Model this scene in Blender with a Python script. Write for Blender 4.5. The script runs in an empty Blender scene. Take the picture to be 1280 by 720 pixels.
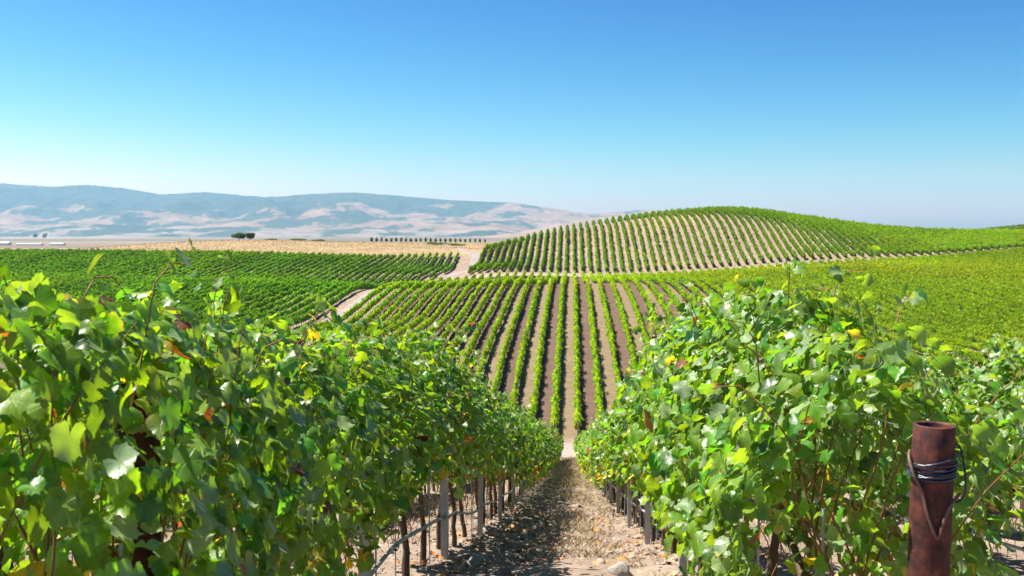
import bpy, math, random
import numpy as np
from mathutils import Vector

R = math.radians
sc = bpy.context.scene
COL = sc.collection
rng = np.random.default_rng(7)
random.seed(7)
EYE = 32.0            # eye height in world z; heights below are given relative to the eye
PLAIN = -20.0

# ------------------------------------------------------------------ camera
cam = bpy.data.cameras.new("camera")
cam.lens = 35.0; cam.sensor_width = 36.0
cam.clip_start = 0.05; cam.clip_end = 60000
cam.dof.use_dof = True; cam.dof.focus_distance = 7.0; cam.dof.aperture_fstop = 8.0
camo = bpy.data.objects.new("camera", cam); COL.objects.link(camo)
camo.location = (0, 0, EYE)
camo.rotation_euler = (R(90 - 3.08), 0, R(3.45))
sc.camera = camo

# ------------------------------------------------------------------ sky, sun, exposure
SKY_CURVE = ((4.1, .0131), (2.4, .105), (1.5, .39))
SUN_EL, SUN_AZ = 61.0, -77.0         # azimuth measured from +Y towards +X
w = bpy.data.worlds.new("World"); sc.world = w; w.use_nodes = True
nt = w.node_tree; nt.nodes.clear()
sky = nt.nodes.new("ShaderNodeTexSky"); sky.sky_type = 'NISHITA'; sky.sun_disc = False
sky.sun_elevation = R(SUN_EL); sky.sun_rotation = R(SUN_AZ)
sky.altitude = 0; sky.air_density = 1.0; sky.dust_density = 0.6; sky.ozone_density = 5.0
bg = nt.nodes.new("ShaderNodeBackground"); bg.inputs[1].default_value = 0.056
wo = nt.nodes.new("ShaderNodeOutputWorld")

# the deep, saturated blue of the photograph: one power curve per channel on the sky's own colour
sep_ = nt.nodes.new('ShaderNodeSeparateColor'); com_ = nt.nodes.new('ShaderNodeCombineColor'); nt.links.new(sky.outputs[0], sep_.inputs[0])
for i_, (pw_, gn_) in enumerate(SKY_CURVE):
    a_ = nt.nodes.new('ShaderNodeMath'); a_.operation = 'POWER'; nt.links.new(sep_.outputs[i_], a_.inputs[0]); a_.inputs[1].default_value = pw_
    b_ = nt.nodes.new('ShaderNodeMath'); b_.operation = 'MULTIPLY'; nt.links.new(a_.outputs[0], b_.inputs[0]); b_.inputs[1].default_value = gn_
    nt.links.new(b_.outputs[0], com_.inputs[i_])
nt.links.new(com_.outputs[0], bg.inputs[0])
nt.links.new(bg.outputs[0], wo.inputs[0])
sl = bpy.data.lights.new("sun", 'SUN'); sl.energy = 5.0; sl.angle = R(0.53); sl.color = (1.0, 0.95, 0.87)
so = bpy.data.objects.new("sun", sl); COL.objects.link(so)
sd = Vector((math.sin(R(SUN_AZ)) * math.cos(R(SUN_EL)), math.cos(R(SUN_AZ)) * math.cos(R(SUN_EL)), math.sin(R(SUN_EL))))
so.rotation_euler = sd.to_track_quat('Z', 'Y').to_euler(); so.location = (0, 0, 60)
sc.view_settings.view_transform = 'Standard'; sc.view_settings.look = 'None'
sc.view_settings.gamma = 1.0; sc.view_settings.use_curve_mapping = False
sc.view_settings.exposure = 1.42
sc.render.engine = 'CYCLES'
cy = sc.cycles
cy.max_bounces = 6; cy.diffuse_bounces = 2; cy.glossy_bounces = 2; cy.transmission_bounces = 3
cy.volume_bounces = 0; cy.transparent_max_bounces = 4
cy.use_denoising = True; cy.caustics_reflective = False; cy.caustics_refractive = False
cy.sample_clamp_indirect = 4.0

# ------------------------------------------------------------------ small helpers
def tag(o, label=None, cat=None, group=None, kind=None):
    if label: o['label'] = label
    if cat: o['category'] = cat
    if group: o['group'] = group
    if kind: o['kind'] = kind
    return o

def link(o, parent=None):
    COL.objects.link(o)
    if parent is not None: o.parent = parent
    return o

def empty(name, loc):
    o = bpy.data.objects.new(name, None); o.location = loc; o.empty_display_size = 0.1
    return link(o)

def ordw(n):
    s = {1: 'first', 2: 'second', 3: 'third', 4: 'fourth', 5: 'fifth', 6: 'sixth', 7: 'seventh', 8: 'eighth', 9: 'ninth', 10: 'tenth'}
    if n in s: return s[n]
    suf = 'th' if 10 < n % 100 < 14 else {1: 'st', 2: 'nd', 3: 'rd'}.get(n % 10, 'th')
    return f"{n}{suf}"

def np_mesh(name, v, faces, mats, col=None, luv=None, smooth=False, mat_idx=None):
    """faces: list of (k-vertex index arrays)"""
    me = bpy.data.meshes.new(name)
    v = np.ascontiguousarray(v, dtype=np.float32)
    if isinstance(faces, np.ndarray): faces = [faces]
    nl = sum(f.size for f in faces); nf = sum(len(f) for f in faces)
    me.vertices.add(len(v)); me.vertices.foreach_set("co", v.ravel())
    me.loops.add(nl); me.polygons.add(nf)
    me.loops.foreach_set("vertex_index", np.concatenate([f.ravel() for f in faces]).astype(np.int32))
    tot = np.concatenate([np.full(len(f), f.shape[1], np.int32) for f in faces])
    st = np.concatenate([[0], np.cumsum(tot)[:-1]]).astype(np.int32)
    me.polygons.foreach_set("loop_start", st)
    if smooth: me.polygons.foreach_set("use_smooth", np.ones(nf, bool))
    if mat_idx is not None: me.polygons.foreach_set("material_index", mat_idx.astype(np.int32))
    for m in (mats if isinstance(mats, (list, tuple)) else [mats]): me.materials.append(m)
    if col is not None:
        a = me.attributes.new("leafcol", 'FLOAT_COLOR', 'FACE')
        c = np.ones((nf, 4), np.float32); c[:, :3] = col
        a.data.foreach_set("color", c.ravel())
    if luv is not None:
        a = me.attributes.new("luv", 'FLOAT_VECTOR', 'POINT')
        a.data.foreach_set("vector", np.ascontiguousarray(luv, dtype=np.float32).ravel())
    me.update(calc_edges=True)
    return me

def obj(name, me, parent=None, loc=None):
    o = bpy.data.objects.new(name, me)
    if loc is not None: o.location = loc
    return link(o, parent)

def hash2(ix, iy, seed):
    h = (ix.astype(np.int64) * 374761393 + iy.astype(np.int64) * 668265263 + seed * 1442695041) & 0x7fffffff
    h = ((h ^ (h >> 13)) * 1274126177) & 0x7fffffff
    h = (h ^ (h >> 16)) & 0xffffff
    return h / float(0xffffff)

def vnoise(x, y, seed=0):
    x = np.asarray(x, float); y = np.asarray(y, float)
    ix = np.floor(x); iy = np.floor(y); fx = x - ix; fy = y - iy
    fx = fx * fx * (3 - 2 * fx); fy = fy * fy * (3 - 2 * fy)
    a = hash2(ix, iy, seed); b = hash2(ix + 1, iy, seed); c = hash2(ix, iy + 1, seed); d = hash2(ix + 1, iy + 1, seed)
    return (a * (1 - fx) + b * fx) * (1 - fy) + (c * (1 - fx) + d * fx) * fy

def fbm(x, y, seed=0, oct=4):
    s = 0; a = 0.5; t = 0
    for k in range(oct):
        s = s + a * vnoise(x * 2 ** k, y * 2 ** k, seed + k * 17); t += a; a *= .5
    return s / t

def sstep(a, b, x):
    t = np.clip((x - a) / (b - a), 0, 1); return t * t * (3 - 2 * t)

# ------------------------------------------------------------------ materials
def newmat(name):
    m = bpy.data.materials.new(name); m.use_nodes = True
    m.node_tree.nodes.clear()
    return m, m.node_tree.nodes, m.node_tree.links

def ramp(n, stops):
    r = n.new("ShaderNodeValToRGB"); e = r.color_ramp.elements
    while len(e) < len(stops): e.new(0.5)
    for i, (p, c) in enumerate(stops):
        e[i].position = p; e[i].color = (*c, 1)
    return r

def noise(n, l, vec, scale, detail=4, rough=.55):
    t = n.new("ShaderNodeTexNoise"); t.inputs['Scale'].default_value = scale
    t.inputs['Detail'].default_value = detail; t.inputs['Roughness'].default_value = rough
    l.new(vec, t.inputs['Vector']); return t

def mth(n, l, op, a, b=None, clamp=False):
    m = n.new("ShaderNodeMath"); m.operation = op; m.use_clamp = clamp
    for i, s in enumerate((a, b)):
        if s is None: continue
        if isinstance(s, (int, float)): m.inputs[i].default_value = s
        else: l.new(s, m.inputs[i])
    return m.outputs[0]

def mixc(n, l, fac, a, b, blend='MIX'):
    m = n.new("ShaderNodeMix"); m.data_type = 'RGBA'; m.blend_type = blend
    for i, s in ((0, fac), (6, a), (7, b)):
        if isinstance(s, (int, float)): m.inputs[i].default_value = s
        elif isinstance(s, tuple): m.inputs[i].default_value = (*s, 1)
        else: l.new(s, m.inputs[i])
    return m.outputs[2]

def simple(name, stops, scale=8, rough=.7, bump=.2, metal=0.0, bscale=None, bdist=.01):
    m, n, l = newmat(name)
    tc = n.new("ShaderNodeTexCoord"); t = noise(n, l, tc.outputs['Object'], scale, 6, .6)
    r = ramp(n, stops); l.new(t.outputs[0], r.inputs[0])
    p = n.new("ShaderNodeBsdfPrincipled"); p.inputs['Roughness'].default_value = rough
    p.inputs['Metallic'].default_value = metal
    l.new(r.outputs[0], p.inputs['Base Color'])
    if bump:
        t2 = noise(n, l, tc.outputs['Object'], bscale or scale * 4, 5, .65)
        b = n.new("ShaderNodeBump"); b.inputs['Strength'].default_value = bump; b.inputs['Distance'].default_value = bdist
        l.new(t2.outputs[0], b.inputs['Height']); l.new(b.outputs[0], p.inputs['Normal'])
    o = n.new("ShaderNodeOutputMaterial"); l.new(p.outputs[0], o.inputs[0])
    return m

def leaf_mat(name, near=False):
    m, n, l = newmat(name)
    a = n.new("ShaderNodeAttribute"); a.attribute_name = "leafcol"
    col = a.outputs['Color']
    geo = n.new("ShaderNodeNewGeometry")
    p = n.new("ShaderNodeBsdfPrincipled")
    if near:
        uv = n.new("ShaderNodeAttribute"); uv.attribute_name = "luv"
        sx = n.new("ShaderNodeSeparateXYZ"); l.new(uv.outputs['Vector'], sx.inputs[0])
        ang = mth(n, l, 'ARCTAN2', sx.outputs[0], sx.outputs[1])
        rad = mth(n, l, 'SQRT', mth(n, l, 'ADD', mth(n, l, 'MULTIPLY', sx.outputs[0], sx.outputs[0]), mth(n, l, 'MULTIPLY', sx.outputs[1], sx.outputs[1])))
        f = mth(n, l, 'SUBTRACT', mth(n, l, 'FRACT', mth(n, l, 'ADD', mth(n, l, 'DIVIDE', ang, 0.82), 0.5)), 0.5)
        d = mth(n, l, 'MULTIPLY', mth(n, l, 'ABSOLUTE', f), rad)
        vein = mth(n, l, 'SUBTRACT', 1.0, mth(n, l, 'DIVIDE', d, 0.022), True)
        tc = n.new("ShaderNodeTexCoord")
        nz = noise(n, l, tc.outputs['Object'], 38, 3)
        nz2 = noise(n, l, tc.outputs['Object'], 9, 3)
        v1 = mth(n, l, 'ADD', mth(n, l, 'MULTIPLY', nz.outputs[0], 0.9), 0.55)
        mm = n.new("ShaderNodeVectorMath"); mm.operation = 'SCALE'; l.new(col, mm.inputs[0]); l.new(v1, mm.inputs['Scale'])
        edge = mth(n, l, 'MULTIPLY', mth(n, l, 'GREATER_THAN', mth(n, l, 'ADD', mth(n, l, 'MULTIPLY', rad, 0.45), nz2.outputs[0]), 0.98), 0.5)
        c2 = mixc(n, l, edge, mm.outputs[0], (0.26, 0.20, 0.03))
        col = mixc(n, l, mth(n, l, 'MULTIPLY', vein, 0.35), c2, (0.20, 0.32, 0.07))
        bp = n.new("ShaderNodeBump"); bp.inputs['Strength'].default_value = .45; bp.inputs['Distance'].default_value = .004
        hh = mth(n, l, 'SUBTRACT', nz.outputs[0], mth(n, l, 'MULTIPLY', vein, 0.5))
        l.new(hh, bp.inputs['Height']); l.new(bp.outputs[0], p.inputs['Normal'])
    under = mixc(n, l, 0.58 if near else .03, col, (0.34, 0.42, 0.24))
    c = mixc(n, l, geo.outputs['Backfacing'], col, under)
    l.new(c, p.inputs['Base Color'])
    p.inputs['Roughness'].default_value = 0.38 if near else .55
    p.inputs['Specular IOR Level'].default_value = (.55 if near else .04)
    tr = n.new("ShaderNodeBsdfTranslucent")
    tcol = mixc(n, l, 1.0, col, (3.0, 2.6, 0.6), 'MULTIPLY')
    l.new(tcol, tr.inputs[0])
    mx = n.new("ShaderNodeMixShader"); mx.inputs[0].default_value = 0.42 if near else .40
    l.new(p.outputs[0], mx.inputs[1]); l.new(tr.outputs[0], mx.inputs[2])
    o = n.new("ShaderNodeOutputMaterial"); l.new(mx.outputs[0], o.inputs[0])
    return m

M_leaf = leaf_mat("grape_leaf", True)
M_far = leaf_mat("vine_foliage")
M_bark = simple("vine_bark", [(0, (.035, .022, .015)), (1, (.13, .085, .055))], 30, .9, .8, bdist=.006)
M_cane = simple("brown_cane", [(0, (.14, .055, .02)), (1, (.30, .13, .05))], 20, .6, .2)
M_galv = simple("galvanised_steel", [(.3, (.27, .29, .32)), (.7, (.42, .44, .47))], 14, .45, .1, metal=.15)
M_rust = simple("rusty_pipe", [(.34, (.014, .006, .006)), (.48, (.060, .014, .009)), (.60, (.10, .024, .014)), (.74, (.22, .07, .035))], 26, .75, .6, metal=.15, bscale=90, bdist=.002)
M_hose = simple("grey_hose", [(.3, (.26, .27, .29)), (.7, (.36, .37, .39))], 10, .5, .1)
M_wire = simple("steel_wire", [(.3, (.25, .25, .26)), (.7, (.42, .42, .43))], 10, .35, 0, metal=.8)
M_cable = simple("dark_blue_cable", [(.3, (.012, .016, .03)), (.7, (.04, .05, .08))], 30, .3, .1)
M_twine = simple("brown_rubber_cord", [(.3, (.10, .05, .035)), (.7, (.17, .09, .06))], 30, .6, .2)
M_wood = simple("weathered_stake", [(.3, (.06, .045, .035)), (.7, (.15, .11, .085))], 14, .85, .3)
M_rock = simple("pale_rock", [(.3, (.20, .175, .15)), (.7, (.38, .35, .31))], 9, .9, .8, bdist=.02)
M_clod = simple("soil_clod", [(.3, (.16, .12, .09)), (.7, (.36, .29, .23))], 6, .95, .8, bdist=.015)

def ground_mat():
    m, n, l = newmat("vineyard_soil")
    tc = n.new("ShaderNodeTexCoord"); P = tc.outputs['Object']
    big = noise(n, l, P, .05, 5); mid = noise(n, l, P, .9, 6, .65); fine = noise(n, l, P, 14, 6, .7)
    r = ramp(n, [(.30, (.11, .075, .054)), (.50, (.22, .165, .125)), (.72, (.36, .29, .23))])
    s = mth(n, l, 'ADD', mth(n, l, 'MULTIPLY', mid.outputs[0], .55), mth(n, l, 'MULTIPLY', fine.outputs[0], .45))
    l.new(s, r.inputs[0])
    g = ramp(n, [(.3, (.20, .15, .075)), (.7, (.34, .27, .15))]); l.new(fine.outputs[0], g.inputs[0])
    gm = mth(n, l, 'MULTIPLY', mth(n, l, 'SUBTRACT', mth(n, l, 'ADD', big.outputs[0], mid.outputs[0]), .95), 4, True)
    soil = mixc(n, l, mth(n, l, 'MULTIPLY', gm, .55), r.outputs[0], g.outputs[0])
    # every second aisle of the facing slope is tilled dark, the others carry dry grass
    sp0 = n.new("ShaderNodeSeparateXYZ"); l.new(P, sp0.inputs[0])
    band = mth(n, l, 'SINE', mth(n, l, 'MULTIPLY', mth(n, l, 'SUBTRACT', sp0.outputs[0], .57), math.pi / 2.1))
    band = mth(n, l, 'MULTIPLY', mth(n, l, 'ADD', mth(n, l, 'MULTIPLY', band, 1.6), mth(n, l, 'SUBTRACT', mth(n, l, 'MULTIPLY', mid.outputs[0], 2.4), .7)), 1.0, True)
    yin = mth(n, l, 'MULTIPLY', mth(n, l, 'MULTIPLY', mth(n, l, 'SUBTRACT', sp0.outputs[1], 84.5), .6, True), mth(n, l, 'MULTIPLY', mth(n, l, 'SUBTRACT', 252, sp0.outputs[1]), .6, True))
    yin = mth(n, l, 'MULTIPLY', yin, mth(n, l, 'MULTIPLY', mth(n, l, 'ADD', sp0.outputs[0], 33), 1.0, True))
    tl = ramp(n, [(.3, (.058, .035, .024)), (.7, (.15, .098, .070))]); l.new(s, tl.inputs[0])
    dg = ramp(n, [(.3, (.095, .070, .042)), (.7, (.225, .170, .095))]); l.new(s, dg.inputs[0])
    soil = mixc(n, l, yin, soil, mixc(n, l, band, dg.outputs[0], tl.outputs[0]))
    # flat farmland of the plain beyond the vineyard: long brown and dull green fields
    sp = n.new("ShaderNodeSeparateXYZ"); l.new(P, sp.inputs[0])
    mp = n.new("ShaderNodeMapping"); mp.inputs['Scale'].default_value = (.0004, .0020, 0); l.new(P, mp.inputs[0])
    v = n.new("ShaderNodeTexVoronoi"); v.inputs['Scale'].default_value = 1; l.new(mp.outputs[0], v.inputs['Vector'])
    vr = ramp(n, [(0, (.12, .085, .06)), (.35, (.20, .14, .095)), (.6, (.10, .10, .055)), (.8, (.26, .20, .14)), (1, (.08, .085, .05))])
    sv = n.new("ShaderNodeSeparateColor"); l.new(v.outputs['Color'], sv.inputs[0]); l.new(sv.outputs[0], vr.inputs[0])
    fy = mth(n, l, 'MULTIPLY', mth(n, l, 'SUBTRACT', sp.outputs[1], 700), .004, True)
    fc = mixc(n, l, fy, soil, vr.outputs[0])
    p = n.new("ShaderNodeBsdfPrincipled"); p.inputs['Roughness'].default_value = .95; p.inputs['Specular IOR Level'].default_value = .15
    l.new(fc, p.inputs['Base Color'])
    b = n.new("ShaderNodeBump"); b.inputs['Strength'].default_value = .7; b.inputs['Distance'].default_value = .06
    l.new(s, b.inputs['Height']); l.new(b.outputs[0], p.inputs['Normal'])
    o = n.new("ShaderNodeOutputMaterial"); l.new(p.outputs[0], o.inputs[0])
    return m
M_ground = ground_mat()

def dirt(name, a, b, sc_=.6, bump=.4, bd=.03):
    m, n, l = newmat(name)
    tc = n.new("ShaderNodeTexCoord"); P = tc.outputs['Object']
    n1 = noise(n, l, P, sc_, 5, .6); n2 = noise(n, l, P, sc_ * 14, 5, .7)
    s = mth(n, l, 'ADD', mth(n, l, 'MULTIPLY', n1.outputs[0], .6), mth(n, l, 'MULTIPLY', n2.outputs[0], .4))
    r = ramp(n, [(.35, a), (.65, b)]); l.new(s, r.inputs[0])
    p = n.new("ShaderNodeBsdfPrincipled"); p.inputs['Roughness'].default_value = .95; p.inputs['Specular IOR Level'].default_value = .1
    l.new(r.outputs[0], p.inputs['Base Color'])
    bb = n.new("ShaderNodeBump"); bb.inputs['Strength'].default_value = bump; bb.inputs['Distance'].default_value = bd
    l.new(s, bb.inputs['Height']); l.new(bb.outputs[0], p.inputs['Normal'])
    o = n.new("ShaderNodeOutputMaterial"); l.new(p.outputs[0], o.inputs[0])
    return m
M_road = dirt("grey_gravel", (.19, .165, .15), (.29, .255, .235))
M_track = dirt("pale_dirt", (.21, .170, .138), (.33, .275, .228))
M_field = dirt("dry_grass_field", (.20, .14, .070), (.33, .24, .125), .12)
M_straw = None

# ------------------------------------------------------------------ terrain
CP = []
for u in (-45, -12, 0, 12, 45):
    dr = {-45: -.4, -12: 0, 0: 0, 12: .05, 45: .9}[u]
    for y, h in ((-25, -1.0), (0, -1.75), (3, -1.97), (7, -2.35), (8.2, -2.72), (10, -3.22), (15, -4.35), (22, -5.85), (40, -9.75), (60, -13.6)):
        CP.append((u, y, h + dr * (1 + y / 25)))
CP += [(0, 75, -16.3), (0, 87, -17.7), (14, 87, -17.2), (-16, 88, -17.8), (42, 100, -11.9), (40, 80, -12.5), (-32, 88, -17.3), (-32, 142, -14.3), (-36, 134, -13.4),
       (0, 110, -14.9), (0, 140, -11.6), (0, 165, -9.7), (0, 179, -9.1), (20, 179, -9.1), (-16, 185, -9.9), (-32, 200, -11.1),
       (25, 120, -13.4), (45, 140, -11.2), (45, 180, -9.4), (70, 150, -9.3), (100, 200, -6.6), (62, 210, -8.0), (140, 200, -3.8), (80, 120, -9.6),
       (0, 210, -10.7), (-20, 225, -12.0), (0, 232, -11.0), (40, 222, -9.0),
       (-40, 169, -12.1), (-42, 209, -12.2), (-36.5, 209, -13.1), (-35.5, 235, -13.3), (-40, 253, -10.9), (-38, 297, -6.8), (-60, 100, -13.8), (-60, 140, -12.4), (-100, 105, -13.3),
       (-100, 150, -12.3), (-100, 212, -10.7), (-100, 238, -12.0), (-100, 253, -10.3), (-100, 297, -6.3), (-180, 297, -5.9), (-180, 253, -9.5),
       (-180, 230, -11.6), (-180, 205, -10.3), (-160, 120, -12.5), (-60, 238, -12.3), (-60, 212, -11.1), (-30, 256, -12.2), (-30, 285, -9.9), (-33, 320, -7.0), (-40, 350, -5.1),
       (-60, 340, -5.6), (-100, 340, -4.9), (-60, 400, -3.8), (-100, 420, -3.2), (-147, 440, -2.8), (-30, 420, -3.7), (-182, 400, -4.4), (-172, 340, -6.0), (-215, 380, -8),
       (-250, 380, -13), (-250, 300, -11), (-250, 200, -12), (-100, 520, -9), (0, 520, -9), (100, 520, -6), (-180, 500, -10), (-20, 440, -4.2), (-90, 440, -3.4),
       (-26, 258, -10.4), (12, 258, -10.2), (41, 258, -8.4), (62, 258, -6.6), (84, 258, -5.8), (105, 258, -4.3), (132, 258, -1.9), (170, 258, .8),
       (-27, 318, -5.1), (-17, 318, -2.6), (-4, 318, .8), (7, 318, 2.5), (22, 318, 5.0), (37, 318, 6.4), (47, 318, 7.1), (60, 318, 6.3), (73, 318, 4.3),
       (86, 318, 2.5), (98, 318, 1.0), (121, 318, -.1), (144, 318, -.4), (180, 318, .6),
       (-20, 370, -5.5), (20, 380, -1), (47, 380, 2), (90, 380, -1.5), (130, 400, -1), (176, 460, -.2), (205, 460, 2.9), (235, 460, 4.3), (280, 460, 5), (230, 380, 2.4),
       (0, 290, -3.6), (47, 288, 2.2)]
CP = np.array(CP, float)
def _tps(A, B):
    d2 = (A[:, None, 0] - B[None, :, 0]) ** 2 + (A[:, None, 1] - B[None, :, 1]) ** 2
    return 0.5 * d2 * np.log(d2 + 1e-9)
SX = 1 / 50.0
_c = CP[:, :2] * SX
_K = _tps(_c, _c) + np.eye(len(CP)) * 0.002
_P = np.c_[np.ones(len(CP)), _c]
_A = np.block([[_K, _P], [_P.T, np.zeros((3, 3))]])
_W = np.linalg.solve(_A, np.r_[CP[:, 2], 0, 0, 0])
X0, X1, Y0, Y1 = -250, 250, -25, 500

def H(x, y, detail=True):
    """ground height (world z)"""
    x = np.atleast_1d(np.asarray(x, float)); y = np.atleast_1d(np.asarray(y, float))
    x, y = np.broadcast_arrays(x, y)
    shp = x.shape; xf = x.ravel(); yf = y.ravel()
    cx = np.clip(xf, X0, X1); cyy = np.clip(yf, Y0, Y1)
    out = np.empty(len(xf))
    for i in range(0, len(xf), 20000):
        q = np.c_[cx[i:i + 20000], cyy[i:i + 20000]] * SX
        out[i:i + 20000] = _tps(q, _c) @ _W[:-3] + _W[-3] + q @ _W[-2:]
    d = np.hypot(xf - cx, yf - cyy)
    t = sstep(0, 420, d)
    out = out * (1 - t) + PLAIN * t
    if detail:
        nearw = 1 - sstep(18, 45, yf)
        out = out + nearw * ((fbm(xf * 1.3, yf * 1.3, 3, 4) - .5) * .13 + (fbm(xf * 6, yf * 6, 5, 3) - .5) * .05)
        # tractor ruts
        uu = np.abs(xf); out = out - nearw * .04 * np.exp(-((uu - .42) / .13) ** 2)
    return (out + EYE).reshape(shp)

def axis(fine, coarse, lo, hi):
    a = [np.arange(*fine), np.arange(*coarse)]
    def geo(s, e, d0):
        r = []; p = s; d = d0
        while abs(p - s) < abs(e - s):
            p += d; r.append(p); d *= 1.22
        r = np.clip(np.array(r), min(s, e), max(s, e)); return r
    a.append(geo(coarse[1], hi, coarse[2])); a.append(geo(coarse[0], lo, -coarse[2]))
    v = np.unique(np.round(np.concatenate(a), 3)); keep = [v[0]]
    for q in v[1:]:
        if q - keep[-1] > .04: keep.append(q)
    return np.array(keep)
gx = axis((-5, 5, .12), (-260, 265, 3.0), -15800, 15800)
gy = axis((1.5, 22, .14), (-30, 510, 3.0), -2800, 15800)
GX, GY = np.meshgrid(gx, gy)
GZ = H(GX, GY)
nx, ny = len(gx), len(gy)
idx = np.arange(nx * ny).reshape(ny, nx)
F = np.stack([idx[:-1, :-1], idx[:-1, 1:], idx[1:, 1:], idx[1:, :-1]], -1).reshape(-1, 4)
g = obj("ground", np_mesh("ground", np.c_[GX.ravel(), GY.ravel(), GZ.ravel()], F, M_ground, smooth=True)); tag(g, kind='structure')

def ribbon(name, pts, widths, mat, lift, step=1.5, kind='structure', across=5):
    """sheet that follows the terrain along a polyline (catmull smoothed)"""
    P = np.array(pts, float); W = np.array(widths, float)
    t = np.arange(len(P)); seg = np.hypot(*np.diff(P, axis=0).T).sum(); N = int(seg / step) + 2
    tt = np.linspace(0, len(P) - 1, N)
    def cr(V):
        i = np.clip(tt.astype(int), 0, len(P) - 2); f = tt - i
        g_ = lambda k: V[np.clip(i + k, 0, len(V) - 1)]
        if V.ndim == 2: f = f[:, None]
        return .5 * ((2 * g_(0)) + (-g_(-1) + g_(1)) * f + (2 * g_(-1) - 5 * g_(0) + 4 * g_(1) - g_(2)) * f ** 2 + (-g_(-1) + 3 * g_(0) - 3 * g_(1) + g_(2)) * f ** 3)
    C = cr(P); ww = cr(W); T = np.gradient(C, axis=0); T /= np.linalg.norm(T, axis=1)[:, None]; Nn = np.c_[T[:, 1], -T[:, 0]]
    s = np.linspace(-.5, .5, across)
    jit = 1 + .12 * (vnoise(np.arange(N) * .3, 0 * np.arange(N), 9) - .5)
    XY = C[:, None, :] + Nn[:, None, :] * (ww * jit)[:, None, None] * s[None, :, None]
    Z = H(XY[..., 0], XY[..., 1]) + lift
    Z[:, 0] -= lift + .03; Z[:, -1] -= lift + .03
    V = np.concatenate([XY, Z[..., None]], -1).reshape(-1, 3)
    ii = np.arange(N * across).reshape(N, across)
    Fq = np.stack([ii[:-1, :-1], ii[:-1, 1:], ii[1:, 1:], ii[1:, :-1]], -1).reshape(-1, 4)
    o = obj(name, np_mesh(name, V, Fq, mat, smooth=True)); tag(o, kind=kind); return o

ribbon("dirt_track", [(-120, 68), (-60, 72), (-20, 72), (0, 72), (20, 72), (60, 75), (110, 79)], [22, 22, 21, 21, 21, 21, 21], M_track, .06, 1.0, across=15)
ribbon("gravel_road", [(-42, 76), (-38.5, 100), (-37, 134), (-37, 170), (-37.3, 209), (-36.5, 235), (-33, 258), (-29.5, 280), (-29, 298), (-31.5, 318), (-37, 340), (-44, 365), (-53, 395), (-60, 440), (-58, 500)],
       [2.9] * 15, M_road, .06, across=7)
ribbon("hillside_path", [(-27, 254), (12, 254.5), (41, 254.5), (62, 254.5), (84, 254.5), (105, 254.5), (132, 254.5), (190, 254.5)], [3.6] * 8, M_track, .08, across=7)
# tan field beyond the left block
fx = np.arange(-235, -8, 3.0); fy_ = np.arange(301, 500, 3.0)
FX, FY = np.meshgrid(fx, fy_)
FZ = H(FX, FY) + .05
idx = np.arange(FX.size).reshape(FX.shape)
F = np.stack([idx[:-1, :-1], idx[:-1, 1:], idx[1:, 1:], idx[1:, :-1]], -1).reshape(-1, 4)
cen = np.c_[FX.ravel()[F].mean(1), FY.ravel()[F].mean(1)]
F = F[(cen[:, 0] < -34 - 0.0 * cen[:, 1]) | (cen[:, 1] > 330)]
tag(obj("dry_field", np_mesh("dry_field", np.c_[FX.ravel(), FY.ravel(), FZ.ravel()], F, M_field, smooth=True)), kind='structure')

# ------------------------------------------------------------------ far hills, bay
def hills(name, xs_px, ys_px, Yf, Yr, Yb, seed, mat, nx=420, ny=70):
    f = 1244.; th = R(3.45)
    px = np.linspace(xs_px[0], xs_px[-1], nx); sil = np.interp(px, xs_px, ys_px)
    ang = np.arctan((px - 640) / f) - th
    Xr = np.tan(ang) * Yr
    hr = (293 - sil) / f * Yr / np.cos(ang) * 1.0 + EYE       # ridge height in world z
    base = PLAIN + EYE
    V = []
    for j in range(ny):
        t = j / (ny - 1) * 1.35
        Y = Yf + (Yr - Yf) * min(t, 1) + (Yb - Yr) * max(0, (t - 1) / .35)
        prof = (t ** .85 if t < 1 else 1 - ((t - 1) / .35) ** 1.3 * .9)
        sp = 1 - np.abs(2 * fbm(Xr / 1500 + .25 * math.sin(t * 3), np.full(nx, t * 1.1), seed, 6) - 1) * 1.0
        sp2 = fbm(Xr / 420, np.full(nx, t * 4.0), seed + 5, 6)
        env = max(0, math.sin(min(t, 1) * math.pi)) ** .8
        z = base + (hr - base) * np.clip(prof * (1 - .95 * env * (1 - sp)) * (1 + .9 * env * (sp2 - .5)), 0, 1.0 if t < 1 else 1) 
        z = z + (vnoise(Xr / 55, np.full(nx, t * 40), seed + 3) - .3) * 11 * min(1, t * 3) * (fbm(Xr / 1200, 0 * Xr + t, seed + 2, 3) > .46)
        Xj = Xr * (.93 + .07 * Y / Yr) if False else Xr
        V.append(np.c_[Xj, np.full(nx, Y) + (fbm(Xr / 900, 0 * Xr, seed + 8, 3) - .5) * 500 * (1 - abs(t - 1)), z - (1 if j == 0 else 0)])
    V = np.concatenate(V)
    ii = np.arange(nx * ny).reshape(ny, nx)
    Fq = np.stack([ii[:-1, :-1], ii[:-1, 1:], ii[1:, 1:], ii[1:, :-1]], -1).reshape(-1, 4)
    return tag(obj(name, np_mesh(name, V, Fq, mat, smooth=True)), kind='structure')

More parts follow.
